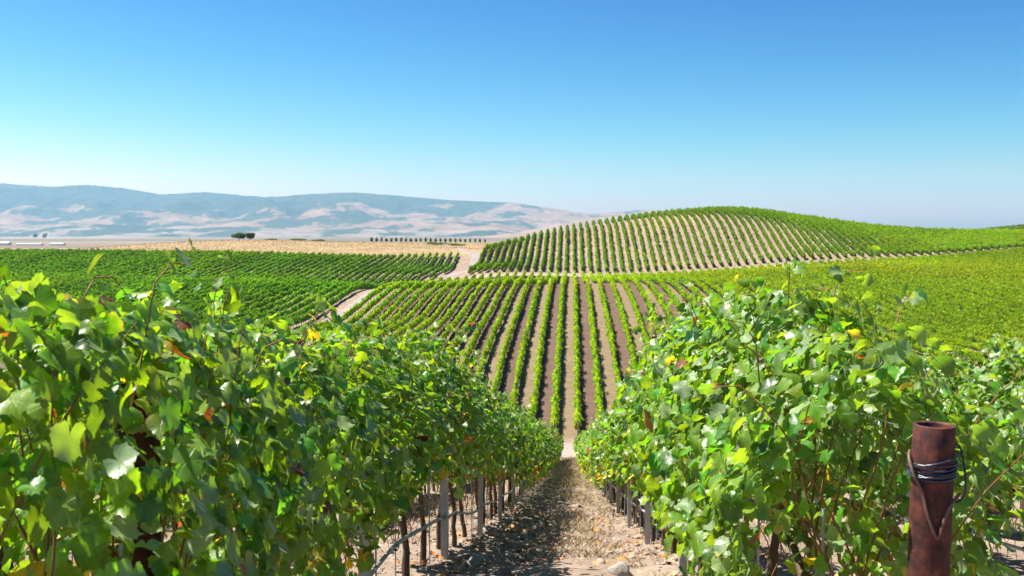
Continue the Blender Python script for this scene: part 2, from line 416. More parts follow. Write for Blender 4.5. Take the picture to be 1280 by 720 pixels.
def hill_mat(name, thr, lo=(.17, .10, .055), hi=(.29, .185, .11)):
    m, n, l = newmat(name)
    tc = n.new("ShaderNodeTexCoord"); P = tc.outputs['Object']
    mp = n.new("ShaderNodeMapping"); mp.inputs['Scale'].default_value = (.0018, .0012, .0048); l.new(P, mp.inputs[0])
    a = noise(n, l, mp.outputs[0], 1, 7, .62); b = noise(n, l, P, .0045, 5, .6); c = noise(n, l, P, .009, 5, .7)
    sp = n.new("ShaderNodeSeparateXYZ"); l.new(P, sp.inputs[0])
    hgt = mth(n, l, 'MULTIPLY', mth(n, l, 'MULTIPLY', sp.outputs[2], .00052), mth(n, l, 'MULTIPLY', mth(n, l, 'SUBTRACT', 600, sp.outputs[0]), .0004, True))
    s = mth(n, l, 'ADD', mth(n, l, 'ADD', a.outputs[0], hgt), mth(n, l, 'MULTIPLY', mth(n, l, 'SUBTRACT', c.outputs[0], .5), .26))
    k = mth(n, l, 'MULTIPLY', mth(n, l, 'SUBTRACT', s, thr), 30, True)
    gr = ramp(n, [(.35, lo), (.65, hi)]); l.new(b.outputs[0], gr.inputs[0])
    wr = ramp(n, [(.35, (.025, .035, .018)), (.65, (.06, .07, .035))]); l.new(c.outputs[0], wr.inputs[0])
    col = mixc(n, l, k, gr.outputs[0], wr.outputs[0])
    p = n.new("ShaderNodeBsdfPrincipled"); p.inputs['Roughness'].default_value = 1; p.inputs['Specular IOR Level'].default_value = 0
    l.new(col, p.inputs['Base Color'])
    o = n.new("ShaderNodeOutputMaterial"); l.new(p.outputs[0], o.inputs[0]); return m

hills("hills", [-500, -200, 0, 60, 110, 150, 200, 260, 330, 400, 440, 500, 560, 640, 700, 740, 770, 820, 900, 1000, 1100, 1280, 1500],
      [242, 234, 236, 239, 236, 239, 246, 243, 248, 243, 241, 245, 250, 253, 262, 268, 265, 262, 272, 281, 289, 292, 293], 9200, 12200, 14600, 11, hill_mat("far_hill_slopes", .555), 1000, 130)
hills("foothills", [560, 600, 640, 680, 740, 800, 860, 950, 1080, 1250], [299, 297, 292, 284, 272, 268, 276, 286, 292, 294], 6400, 7600, 8800, 31,
      hill_mat("foothill_slopes", .80, (.20, .13, .085), (.29, .20, .135)), 220, 50)
hills("low_hills", [-400, -100, 40, 130, 220, 300, 380, 460, 540, 640, 700], [285, 284, 287, 281, 287, 283, 288, 286, 289, 287, 294], 8200, 8900, 9400, 77,
      hill_mat("low_hill_slopes", .50, (.16, .12, .08), (.30, .22, .16)), 300, 30)

# ------------------------------------------------------------------ haze
def haze():
    x0, x1, y0, y1, z0, z1 = -16000, 16000, -3000, 16000, PLAIN + EYE - 3, 720
    v = np.array([(x, y, z) for z in (z0, z1) for y in (y0, y1) for x in (x0, x1)], float)
    f = np.array([(0, 2, 3, 1), (4, 5, 7, 6), (0, 1, 5, 4), (2, 6, 7, 3), (0, 4, 6, 2), (1, 3, 7, 5)])
    m = bpy.data.materials.new("haze_air"); m.use_nodes = True; n = m.node_tree.nodes; n.clear()
    pv = n.new("ShaderNodeVolumePrincipled"); pv.inputs['Color'].default_value = (.42, .75, 1.0, 1)
    pv.inputs['Density'].default_value = 5.6e-5; pv.inputs['Anisotropy'].default_value = .2
    o = n.new("ShaderNodeOutputMaterial"); m.node_tree.links.new(pv.outputs[0], o.inputs['Volume'])
    return tag(obj("haze", np_mesh("haze", v, f, m)), kind='stuff')
haze()

# ------------------------------------------------------------------ distant vine rows
def palette(n, base, var=.25, yellow=.0):
    c = np.tile(np.array(base, float), (n, 1))
    k = rng.normal(1, var, (n, 1)).clip(.45, 1.7); c = c * k
    hsh = rng.normal(0, .12, n); c[:, 0] *= (1 + hsh * 1.6).clip(.4, 2); c[:, 1] *= (1 + hsh * .3)
    if yellow:
        y = rng.random(n) < yellow; c[y] = np.array([.30, .26, .03]) * rng.uniform(.6, 1.1, (y.sum(), 1))
    return c

def row_mesh(u, y0, y1, dens, size, hw, zb, zt, base, vine=1.4, curve=0.0, yellow=.01, core=True):
    L = y1 - y0; n = int(L * dens)
    t = rng.random(n); y = y0 + t * L
    if np.ndim(dens) == 0: pass
    vi = np.floor((y - y0) / vine).astype(int); nv = vi.max() + 2
    hv = rng.normal(1, .15, nv).clip(.65, 1.3); wv = rng.normal(1, .2, nv).clip(.5, 1.5); off = rng.normal(0, .06, nv)
    gap = rng.random(nv) < .03
    ph = ((y - y0) / vine) % 1
    pin = .72 + .28 * np.sin(np.pi * ph)
    phi = rng.uniform(-.75, math.pi + .75, n); r = rng.uniform(.72, 1.12, n)
    zc = (zb + zt) / 2; hh = (zt - zb) / 2
    lx = np.cos(phi) * hw * wv[vi] * pin * r; lz = np.sin(phi)
    lx = np.sign(lx) * np.abs(lx) * (1.0 - .35 * np.clip(lz, 0, 1)) 
    z = zb + (zc + lz * hh * r - zb) * hv[vi] * (.9 + .1 * pin)
    # stray shoots on top
    st = rng.random(n) < .06; z[st] += rng.random(st.sum()) * .28; lx[st] *= .5
    keep = ~gap[vi]
    y, lx, z, phi, vi = y[keep], lx[keep], z[keep], phi[keep], vi[keep]; n = len(y)
    P = np.c_[u + lx + off[vi], y, H(np.full(n, u), y, False) + z]
    nrm = np.c_[np.cos(phi), np.zeros(n), np.sin(phi) * .8 + .35] + rng.normal(0, .55, (n, 3))
    nrm /= np.linalg.norm(nrm, axis=1)[:, None]
    a = np.cross(nrm, rng.normal(0, 1, (n, 3))); a /= np.linalg.norm(a, axis=1)[:, None]; b = np.cross(nrm, a)
    s = (size * rng.uniform(.65, 1.3, n))[:, None] / 2
    V = np.stack([P - a * s, P - b * s * .9 + nrm * s * .25, P + a * s, P + b * s * .9 - nrm * s * .15], 1).reshape(-1, 3)
    Fq = np.arange(n * 4).reshape(n, 4)
    patch = .58 + .84 * fbm(P[:, 0] / 26, P[:, 1] / 30, 61, 3)
    col = palette(n, base, .17, yellow) * np.c_[patch * (1 + .3 * (vnoise(P[:, 0] / 17, P[:, 1] / 21, 62) - .5)), patch, patch]
    if core:
        m = max(int(L / .7), 2); yy = np.linspace(y0 + .1, y1 - .1, m); vi2 = np.clip(((yy - y0) / vine).astype(int), 0, nv - 1)
        cs = np.array([(-.48, .0), (-.54, .5), (0, .92), (.54, .5), (.48, .0), (0, -.12)])
        ring = []
        hg = H(np.full(m, u), yy, False)
        for cxx, cz in cs:
            jx = rng.normal(0, .07, m); jz = rng.normal(0, .05, m)
            ring.append(np.c_[u + off[vi2] + cxx * hw * wv[vi2] + jx, yy, hg + zb + .12 + (cz * (zt - zb) * .74 + jz) * hv[vi2]])
        RV = np.stack(ring, 1).reshape(-1, 3); ii = np.arange(m * 6).reshape(m, 6)
        q = []
        for k in range(6):
            k2 = (k + 1) % 6; q.append(np.stack([ii[:-1, k], ii[1:, k], ii[1:, k2], ii[:-1, k2]], -1))
        q = np.concatenate(q)
        V = np.concatenate([V, RV]); Fq = np.concatenate([Fq, q + n * 4]); col = np.concatenate([col, palette(len(q), np.array(base) * .9, .2)])
    return V, Fq, col

def box_verts(cx, cy, z0, z1, w, d, lx=0, ly=0):
    """arrays of slim 4-sided posts"""
    n = len(cx); o = np.array([(-1, -1), (1, -1), (1, 1), (-1, 1)]) * .5
    B = np.stack([np.c_[cx + a * w, cy + b * d, z0] for a, b in o] + [np.c_[cx + lx + a * w * .8, cy + ly + b * d * .8, z1] for a, b in o], 1)
    f = np.array([(0, 1, 5, 4), (1, 2, 6, 5), (2, 3, 7, 6), (3, 0, 4, 7), (4, 5, 6, 7)])
    return B.reshape(-1, 3), (np.arange(n)[:, None, None] * 8 + f[None]).reshape(-1, 4)

post_me = None
def vine_row(u, segs, label, group, base, hw=.42, zb=.5, zt=1.55, post=True, yellow=.01, stems_to=None, big=1.0):
    """segs: (y0, y1, density, leaf size)"""
    ya, yb = segs[0][0], segs[-1][1]
    root = empty("vine_row", (u, ya, float(H(u, ya, False)[0])))
    tag(root, label, "vine row", group)
    Vs, Fs, Cs, k = [], [], [], 0
    for (y0, y1, d, s) in segs:
        V, Fq, c = row_mesh(u, y0, y1, d, s, hw, zb, zt, base, yellow=yellow)
        Vs.append(V); Fs.append(Fq + k); Cs.append(c); k += len(V)
    V = np.concatenate(Vs) - np.array(root.location)
    obj("foliage", np_mesh("row_foliage", V, np.concatenate(Fs), M_far, col=np.concatenate(Cs)), root)
    e = stems_to or yb
    ys = np.arange(ya + .7, e, 1.4); n = len(ys); xs = u + rng.normal(0, .05, n)
    hz = H(xs, ys, False)
    V, Fq = box_verts(xs, ys, hz - .1, hz + zb + .25, .07, .07, rng.normal(0, .05, n), rng.normal(0, .05, n))
    o = obj("trunks", np_mesh("row_trunks", V - np.array(root.location), Fq, M_bark), root); o['kind'] = 'stuff'
    if post:
        z0 = float(H(u, ya - .35, False)[0])
        V, Fq = box_verts(np.array([u]), np.array([ya - .35]), np.array([z0 - .2]), np.array([z0 + 1.45]), .10, .10)
        obj("end_post", np_mesh("end_post", V - np.array(root.location), Fq, M_wood), root)
    return root

G_C = (.155, .265, .006); G_R = (.140, .210, .006); G_H = (.085, .165, .006); G_L = (.076, .178, .006)
SP = 2.1
# central block
for k in range(-17, 60):
    u = .57 + SP * k
    if u > 128: break
    y0 = 87 + (0 if k > -12 else (-11 - k) * 3.0)
    if k > 14: y0 = 87 + (k - 14) * 1.0
    # frame cut: keep only what the view can see
    vis = u / (math.tan(R(24.2 - 0.0)) if u > 0 else 1.2)
    y0 = max(y0, vis - 8 if u > 30 else y0)
    if y0 > 243: break
    f = np.clip((u - 10) / 60, 0, 1)
    base = np.array(G_C) * (1 - f) + np.array(G_R) * f
    lab = ("vine row on the facing slope, straight above the end of the dirt aisle" if k == 0 else
           f"vine row on the facing slope, {ordw(abs(k))} {'right' if k > 0 else 'left'} of the one above the aisle")
    segs = []
    for a, b, d, s in ((y0, 120, 62, .20), (120, 165, 46, .24), (165, 252, 26, .32)):
        a = max(a, y0)
        if b > a + 2: segs.append((a, b, d, s))
    vine_row(u, segs, lab, "vine rows on the slope facing the camera", base, hw=.32, zb=.45, zt=1.45, yellow=.012, post=True)
# round hill
k = 0
for j in range(-13, 80):
    u = .57 + SP * j
    if u > 165: break
    ymax = 331 if u < 110 else 338
    ys = 258.5
    if u > 100 and u / math.tan(R(24.2)) > ys + 30: ys = u / math.tan(R(24.2)) - 25
    if ys > 320: break
    k += 1
    f = np.clip((u - 40) / 60, 0, 1) * .5
    vine_row(u, [(ys, ymax, 30, .34)], f"vine row climbing the rounded hill, {ordw(k)} counting from the winding gravel road" , "vine rows on the rounded hill",
             np.array(G_H) * (1 - f) + np.array(G_C) * f, hw=.42, zb=.35, zt=1.75, yellow=.004, post=False)
# left block
for k in range(-3, 84):
    u = -40.6 - SP * k
    y0 = {-3: 266, -2: 254, -1: 238}.get(k, max(96, -u * 1.38 if k > 12 else 96)); y1 = 299
    if y0 > 280: break
    segs = []
    for a, b, d, s in ((y0, 170, 40, .26), (170, 299, 24, .34)):
        a = max(a, y0)
        if b > a + 2: segs.append((a, b, d, s))
    vine_row(u, segs, f"dark vine row on the left flat, {ordw(k + 4)} out from the grey gravel road", "vine rows left of the gravel road",
             np.array(G_L) * (1.0 + .12 * math.sin(k * .7)), hw=.42, zb=.35, zt=1.42, yellow=.004, post=(k < 14))
# rows whose ends show over the tan crest
for k in range(24):
    u = -87 + 2.15 * k
    vine_row(u, [(427, 431, 60, .28)], f"tiny vine row end behind the tan crest, {ordw(k + 1)} from the left", "vine rows behind the tan crest",
             (.05, .10, .03), hw=.30, zb=.35, zt=1.75, post=False)
# far right hill rows
for k in range(16):
    u = 168 + SP * 2 * k * .9
    vine_row(u, [(430, 480, 26, .45)], f"vine row on the distant rise at the far right, {ordw(k + 1)} from its left end", "vine rows on the far right rise",
             (.08, .13, .025), hw=.75, zb=.1, zt=1.7, post=False)

# ------------------------------------------------------------------ grape leaf template
def leaf_template(seed, detail=True):
    r_ = np.random.default_rng(seed)
    # half outline (angle from tip direction, radius), 5 lobes with serration
    key = [(0, 1.0), (13, .86), (25, .82), (38, .87), (52, .95), (66, .88), (80, .82), (96, .86), (112, .88), (128, .78), (146, .70), (162, .55), (174, .14)]
    if not detail: key = [(0, 1.0), (26, .83), (52, .94), (80, .83), (112, .86), (150, .66), (174, .15)]
    ang = []; rad = []
    for s in (1, -1):
        kk = key if s == 1 else key[:0:-1]
        for i, (a, q) in enumerate(kk):
            ang.append(s * a + r_.normal(0, 2)); rad.append(q * r_.uniform(.92, 1.08) * (1.04 if i % 2 == 0 else .97))
    if detail:      # toothed margin between the lobe points
        a2, r2 = [], []
        for i in range(len(ang)):
            j = (i + 1) % len(ang); a2.append(ang[i]); r2.append(rad[i])
            if i == len(key) - 1: continue
            dj = ang[j] if j else 0.
            if abs(dj - ang[i]) < 60:
                a2.append((ang[i] * .45 + dj * .55)); r2.append((rad[i] + rad[j]) / 2 * r_.uniform(.90, .96))
        ang, rad = a2, r2
    ang = np.radians(ang); rad = np.array(rad)
    ox = np.sin(ang) * rad; oy = np.cos(ang) * rad
    fold = r_.uniform(-.1, .45); curl = r_.uniform(-.55, .15); wav = r_.uniform(.04, .12); ph = r_.uniform(0, 6); tw = r_.uniform(-.3, .3)
    def shape(x, y):
        rr = np.hypot(x, y)
        return fold * x * x * 1.2 + fold * .25 * np.abs(x) + curl * (y - .1) ** 2 + tw * x * y + wav * np.sin(np.arctan2(x, y) * 5 + ph) * rr ** 3 - .10 * rr ** 2
    if detail:
        n = len(ox)
        rings = [np.c_[ox * f_, oy * f_, shape(ox * f_, oy * f_)] for f_ in (.33, .66, 1.0)]
        V = np.concatenate([np.zeros((1, 3))] + rings)
        ok = [i for i in range(n) if not (abs(ang[i]) > R(170) and abs(ang[(i + 1) % n]) > R(170))]
        T = [(0, 1 + (i + 1) % n, 1 + i) for i in ok]
        for q_ in range(2):
            a0 = 1 + q_ * n; b0 = a0 + n
            for i in ok:
                i2 = (i + 1) % n; T.append((a0 + i, a0 + i2, b0 + i2)); T.append((a0 + i, b0 + i2, b0 + i))
        T2 = np.array(T)
    else:
        V = np.r_[[[0, 0, 0]], np.c_[ox, oy, shape(ox, oy)]]; n = len(ox)
        T2 = np.array([(0, 1 + (i + 1) % n, 1 + i) for i in range(n) if i != n // 2])
    # make all faces point +z
    a, b, c = V[T2[:, 0]], V[T2[:, 1]], V[T2[:, 2]]
    nz = np.cross(b - a, c - a)[:, 2]; T2[nz < 0] = T2[nz < 0][:, ::-1]
    V[:, 1] -= .0
    return V, T2
LT_HI = [leaf_template(s, True) for s in range(9)]
LT_LO = [leaf_template(s + 20, False) for s in range(5)]

def leaves_mesh(P, nrm, tip, size, col, templates):
    n = len(P)
    nrm = nrm / np.linalg.norm(nrm, axis=1)[:, None]
    b = tip - (tip * nrm).sum(1)[:, None] * nrm; b /= (np.linalg.norm(b, axis=1)[:, None] + 1e-9)
    a = np.cross(b, nrm)
    which = rng.integers(0, len(templates), n)
    Vs, Fs, Cs, Us, k = [], [], [], [], 0
    for w_, (TV, TF) in enumerate(templates):
        m = which == w_
        if not m.any(): continue
        s = size[m][:, None, None]
        V = P[m][:, None] + (a[m][:, None] * TV[None, :, 0:1] + b[m][:, None] * TV[None, :, 1:2] + nrm[m][:, None] * TV[None, :, 2:3]) * s
        cnt = m.sum(); nv = len(TV)
        Fq = (np.arange(cnt)[:, None, None] * nv + TF[None]).reshape(-1, 3) + k
        Vs.append(V.reshape(-1, 3)); Fs.append(Fq); k += cnt * nv
        Cs.append(np.repeat(col[m], len(TF), 0)); Us.append(np.tile(TV, (cnt, 1)))
    return np.concatenate(Vs), np.concatenate(Fs), np.concatenate(Cs), np.concatenate(Us)

def tubes(paths, radii, seg=5):
    """list of (n,3) polylines with per-point radii -> verts, quads"""
    Vs, Fs, k = [], [], 0
    for p, r in zip(paths, radii):
        p = np.asarray(p, float); n = len(p); r = np.broadcast_to(r, (n,))
        T = np.gradient(p, axis=0); T /= (np.linalg.norm(T, axis=1)[:, None] + 1e-9)
        ref = np.array([0, 0, 1.]) if abs(T[:, 2]).mean() < .8 else np.array([1., 0, 0])
        A = np.cross(T, ref); A /= (np.linalg.norm(A, axis=1)[:, None] + 1e-9); B = np.cross(T, A)
        an = np.arange(seg) * 2 * math.pi / seg
        V = p[:, None] + (A[:, None] * np.cos(an)[None, :, None] + B[:, None] * np.sin(an)[None, :, None]) * r[:, None, None]
        ii = np.arange(n * seg).reshape(n, seg) + k; j2 = np.roll(ii, -1, 1)
        Fs.append(np.stack([ii[:-1], j2[:-1], j2[1:], ii[1:]], -1).reshape(-1, 4)); Vs.append(V.reshape(-1, 3)); k += n * seg
    return np.concatenate(Vs), np.concatenate(Fs)

def leaf_colors(n, hz):
    """hz: relative height in canopy 0 bottom .. 1 top"""
    base = np.array([.078, .185, .012])
    c = base * rng.normal(1, .28, (n, 1)).clip(.4, 1.8)
    c[:, 0] *= rng.uniform(.6, 1.55, n)
    light = rng.random(n) < (.20 + .20 * hz); c[light] = np.array([.135, .240, .014]) * rng.uniform(.7, 1.25, (light.sum(), 1))
    ye = rng.random(n) < .008 + .09 * np.clip(.35 - hz, 0, 1) * 3; c[ye] = np.array([.46, .36, .03]) * rng.uniform(.6, 1.2, (ye.sum(), 1))
    og = rng.random(n) < .002 + .06 * np.clip(.25 - hz, 0, 1) * 3; c[og] = np.array([.42, .15, .03]) * rng.uniform(.5, 1.1, (og.sum(), 1))
    br = rng.random(n) < .012; c[br] = np.array([.16, .045, .02]) * rng.uniform(.5, 1.3, (br.sum(), 1))
    return c

def make_vine(seed, lod, hgt=1.68, width=1.0, sprawl=1.0, low=True, drop=0.0):
    """meshes in local space: x across row, y along row, z up. returns dict of meshes"""
    global rng
    keep = rng; rng = np.random.default_rng(seed)
    half = .56
    # trunk
    n = 9; t = np.linspace(0, 1, n)
    wob = np.cumsum(rng.normal(0, .012, (n, 2)), 0)
    tr = np.c_[wob[:, 0], wob[:, 1], t * .74 - .12 * (t == 0)]
    cords = []
    for s in (-1, 1):
        tt = np.linspace(0, 1, 8)
        cords.append(np.c_[tr[-1, 0] + rng.normal(0, .012, 8).cumsum() * .5, tr[-1, 1] + s * tt * half, tr[-1, 2] + .07 * np.sin(tt * 1.5) + rng.normal(0, .008, 8)])
    tv, tf = tubes([tr] + cords, [np.linspace(.024, .017, n) * (1 + .3 * rng.random(n))] + [np.linspace(.017, .010, 8) * (1 + .2 * rng.random(8))] * 2, 7)
    trunk = np_mesh("vine_trunk", tv, tf, M_bark, smooth=True)
    # shoots
    ns = 15 if lod == 0 else 13
    P, N, T, S, HZ = [], [], [], [], []
    paths, radii = [], []
    for i in range(ns):
        y = -half + (i + rng.random()) / ns * 2 * half
        side = rng.choice((-1, 1))
        L = rng.uniform(.75, 1.1); cap = hgt - .02 + min(.07, rng.normal(0, .06))
        m = 14; d = np.array([side * rng.uniform(.05, .45) * sprawl, rng.normal(0, .22), 1.0]); p = np.array([rng.normal(0, .02), y, .78]); pts = [p.copy()]
        droop = rng.uniform(.02, .15) * sprawl
        for j in range(m):
            d = d / np.linalg.norm(d); p = p + d * L / m; pts.append(p.copy())
            # catch wires hold the middle of the canopy in
            if abs(p[0]) > .22 * width and p[2] < 1.3: d[0] *= .5
            d[2] -= droop * (j / m) ** 1.3 + (.6 if p[2] > cap - .10 else 0); d[:2] += rng.normal(0, .07, 2)
        pts = np.array(pts); paths.append(pts); radii.append(np.linspace(.0048, .0018, len(pts)))
        for j in range(1, len(pts)):
            for rep in range(2 if lod == 0 else 2):
                a = rng.uniform(0, 2 * math.pi)
                out = np.array([math.cos(a), math.sin(a) * .7, 0])
                out[0] += side * .45
                pet = rng.uniform(.05, .15) * (1.0 if rep == 0 else 1.5) * (1 - .85 * (j / m) ** 2)
                q = pts[j] + out * pet + np.array([0, 0, rng.normal(.01, .035)])
                sgn = np.sign(q[0]) if abs(q[0]) > .05 else rng.choice((-1, 1))
                nr = np.array([sgn * .65, 0, .62]) + rng.normal(0, .48, 3)
                if rng.random() < .2: nr = -nr
                tp = np.array([sgn * .5, 0, -.7]) + rng.normal(0, .5, 3)
                P.append(q); N.append(nr); T.append(tp)
                S.append(rng.uniform(.028, .054) * (1.35 if lod else 1) * (1 - .38 * (j / len(pts)) ** 3)); HZ.append((q[2] - .75) / (hgt - .75))
    # laterals: an uneven outer shell of leaves, overlapping downwards
    prof = rng.uniform(.78, 1.15, 5); lowr = rng.uniform(-.02 + drop, .26 + drop, 6) if low else rng.uniform(-.16, .03, 6)
    for i in range(1300 if lod == 0 else 620):
        y = rng.uniform(-half - .06, half + .06); ph = rng.uniform(-.95, math.pi + .95); rr = rng.uniform(.55, 1.08) ** .7
        kk = np.interp(y, np.linspace(-half, half, 5), prof); lo = np.interp(y, np.linspace(-half, half, 6), lowr)
        hw = .54 * width * kk; x = math.cos(ph) * hw * rr; zz = math.sin(ph)
        q = np.array([x * (1 - .30 * max(zz, 0)), y, (hgt + .80) / 2 - .12 + zz * ((hgt - .80) / 2 + .05 + (lo if zz < 0 else 0)) * rr * (kk if zz > 0 else 1)])
        sgn = 1 if x > 0 else -1
        nr = np.array([sgn * .75, 0, .5 + .3 * zz]) + rng.normal(0, .42, 3)
        if rng.random() < .2: nr = -nr
        P.append(q); N.append(nr); T.append(np.array([sgn * .4, 0, -.85]) + rng.normal(0, .42, 3)); S.append(rng.uniform(.026, .050) * (1.35 if lod else 1)); HZ.append((q[2] - .75) / (hgt - .75))
    # skirt: leaves hanging below the cordon on some vines
    for i in range(34 if low else 20):
        q = np.array([rng.normal(0, .17), rng.uniform(-half, half), rng.uniform(.62 if low else .68, .9)])
        sgn = 1 if q[0] > 0 else -1
        P.append(q); N.append(np.array([sgn * .8, 0, .4]) + rng.normal(0, .5, 3)); T.append(np.array([0, 0, -1.]) + rng.normal(0, .4, 3)); S.append(rng.uniform(.04, .068)); HZ.append(0.02)
    P, N, T, S, HZ = map(np.array, (P, N, T, S, HZ))
    if lod == 2:   # far: fewer, larger
        k = rng.random(len(P)) < .6; P, N, T, S, HZ = P[k], N[k], T[k], S[k] * 1.35, HZ[k]
    V, Fq, C, U = leaves_mesh(P, N, T, S, leaf_colors(len(P), HZ), LT_HI if lod == 0 else LT_LO)
    fol = np_mesh("vine_foliage", V, Fq, M_leaf if lod < 2 else M_leaf, col=C, luv=U, smooth=(lod == 0))
    # canes: shoots + a few bare hanging ones
    for i in range(5 if low else 12):
        y = rng.uniform(-half, half); p0 = np.array([rng.normal(0, .03), y, .8]); q = [p0]
        for j in range(6): q.append(q[-1] + np.array([rng.normal(0, .03), rng.normal(0, .03), -.055 - .01 * j]))
        paths.append(np.array(q)); radii.append(np.linspace(.004, .002, len(q)))
    cv, cf = tubes(paths, radii, 4)
    canes = np_mesh("vine_canes", cv, cf, M_cane)
    sv, sf = tubes([np.array([(.06, .05, -.15), (.06, .05, .5), (.058, .05, 1.05)])], [.0055], 6)
    stake = np_mesh("vine_stake", sv, sf, M_galv, smooth=True)
    rng = keep
    return dict(trunk=trunk, foliage=fol, canes=canes, stake=stake)

V0 = [make_vine(100 + i, 0) for i in range(7)]
V1 = [make_vine(200 + i, 1, width=1.25, drop=.15) for i in range(7)]
V0H = [make_vine(400 + i, 0, width=.88, low=False) for i in range(6)]
V1H = [make_vine(500 + i, 1, width=.9, low=False) for i in range(6)]
V2 = [make_vine(300 + i, 2, width=1.32, drop=.25) for i in range(6)]
LEFT_H = {0: 1.13, 1: 1.0, 2: .98}
def place_vine(u, y, k, side, rowname, group, hs=1.0, near_end="near end"):
    d = math.hypot(u, y)
    high = (u < 0 and ((y > 4.4 and y < 15) or y < 2.9)) or (u > 0 and y > 6.8 and y < 16) or abs(u) > 2
    lib = (V0H if high else V0) if d < 12 else ((V1H if high else V1) if d < 26 else V2)
    v = lib[random.randrange(len(lib))]
    root = empty("grapevine", (u + random.gauss(0, .02), y, float(H(u, y)[0])))
    root.rotation_euler = (0, 0, random.choice((0, math.pi)) + random.gauss(0, .04))
    root.scale = (random.uniform(.94, 1.08), 1.0, hs * random.uniform(.98, 1.03))
    tag(root, f"{ordw(k)} grapevine from the {near_end} of the {rowname}", "grapevine", group)
    for nm in ("foliage", "trunk", "canes", "stake"):
        if nm in ("canes", "stake") and d > 24: continue
        obj(nm, v[nm], root)
    return root

VS = 1.1
LROW, RROW = "row left of the dirt aisle", "row right of the dirt aisle"
k = 0; y = 2.3
while y < 57:
    k += 1; hs = float(np.interp(y, [2.3, 3.4, 4.5, 5.6, 6.7, 7.8, 10], [1.09, 1.03, 1.0, 1.0, 1.02, 1.06, 1.05]))
    place_vine(-1.18, y, k, -1, LROW, "grapevines in the row left of the aisle", hs); y += VS
k = 0; y = 3.42
while y < 57:
    k += 1; hs = float(np.interp(y, [3.2, 4.3, 5.4, 6.5, 7.6, 10], [.99, 1.10, 1.12, 1.10, 1.05, 1.0]))
    place_vine(.92, y, k, 1, RROW, "grapevines in the row right of the aisle", hs); y += VS
k = 0; y = 5.3
while y < 22:
    k += 1; place_vine(-3.28, y, k, -1, "second row left of the aisle", "grapevines in the second row to the left", .97); y += VS
k = 0; y = 5.2
while y < 24:
    k += 1; place_vine(3.02, y, k, 1, "second row right of the aisle", "grapevines in the second row to the right", 1.0); y += VS

# the neighbouring rows on the camera's own slope, seen only between and beyond the nearest ones
for u_, ya_, lab_ in ((-3.28, 23, "lower part of the second vine row left of the aisle, running downhill"), (-5.38, 9, "third vine row left of the aisle, running downhill"), (-7.48, 14, "fourth vine row left of the aisle, running downhill"),
                      (3.02, 24.5, "lower part of the second vine row right of the aisle, running downhill"), (5.12, 9, "third vine row right of the aisle, running downhill"), (7.22, 14, "fourth vine row right of the aisle, running downhill")):
    vine_row(u_, [(ya_, 57, 260, .13)], lab_, "neighbouring rows on the near slope", (.085, .185, .010), hw=.48, zb=.6, zt=1.65, post=False)

# ------------------------------------------------------------------ line posts
def post_mesh():
    # rolled C section, open to one side, with a folded lip and wire notches
    w_, d_, t_ = .056, .036, .004
    prof = [(-w_ / 2, d_ / 2), (-w_ / 2, -d_ / 2), (w_ / 2, -d_ / 2), (w_ / 2, d_ / 2), (w_ / 2 - .012, d_ / 2), (w_ / 2 - .012, d_ / 2 - t_), (w_ / 2 - t_, d_ / 2 - t_),
            (w_ / 2 - t_, -d_ / 2 + t_), (.008, -d_ / 2 + t_), (0, -d_ / 2 + .012), (-.008, -d_ / 2 + t_), (-w_ / 2 + t_, -d_ / 2 + t_), (-w_ / 2 + t_, d_ / 2 - t_), (-w_ / 2 + .012, d_ / 2 - t_), (-w_ / 2 + .012, d_ / 2)]
    n = len(prof); hs = [-.3, 1.50]
    v = [(x, y, z) for z in hs for x, y in prof]
    f = [(i, (i + 1) % n, n + (i + 1) % n, n + i) for i in range(n)]
    me = bpy.data.meshes.new("line_post"); me.from_pydata(v, [], f + [tuple(range(n, 2 * n))]); me.materials.append(M_galv); me.update()
    return me
def hook_mesh(z):
    v, f = tubes([np.array([(-.03, -.02, z), (-.038, -.03, z + .005), (-.040, -.018, z + .02)])], [.003], 5)
    return np_mesh("wire_hook", v, f, M_wire)
PM = post_mesh(); HK = [hook_mesh(z) for z in (.34, .78, 1.15, 1.45)]
def line_post(u, y, k, rowname, group):
    o = obj("line_post", PM, None, (u, y, float(H(u, y)[0]))); o.rotation_euler = (random.gauss(0, .012), random.gauss(0, .012), random.gauss(0, .1))
    tag(o, f"{ordw(k)} grey steel post from the near end of the {rowname}", "trellis post", group)
    if y < 18:
        for h in HK: obj("wire_hook", h, o)
for u, ys, ye, rn, gname in ((-1.18, 4.9, 57, LROW, "steel posts in the left aisle row"), (.92, 7.0, 57, RROW, "steel posts in the right aisle row"),
                         (-3.28, 8.8, 22, "second row to the left", "steel posts in the second row to the left"), (3.02, 8.6, 24, "second row to the right", "steel posts in the second row to the right")):
    y = ys; k = 0
    while y < ye:
        k += 1; line_post(u + (.13 if u < 0 else -.13), y, k, rn, gname); y += 3.2

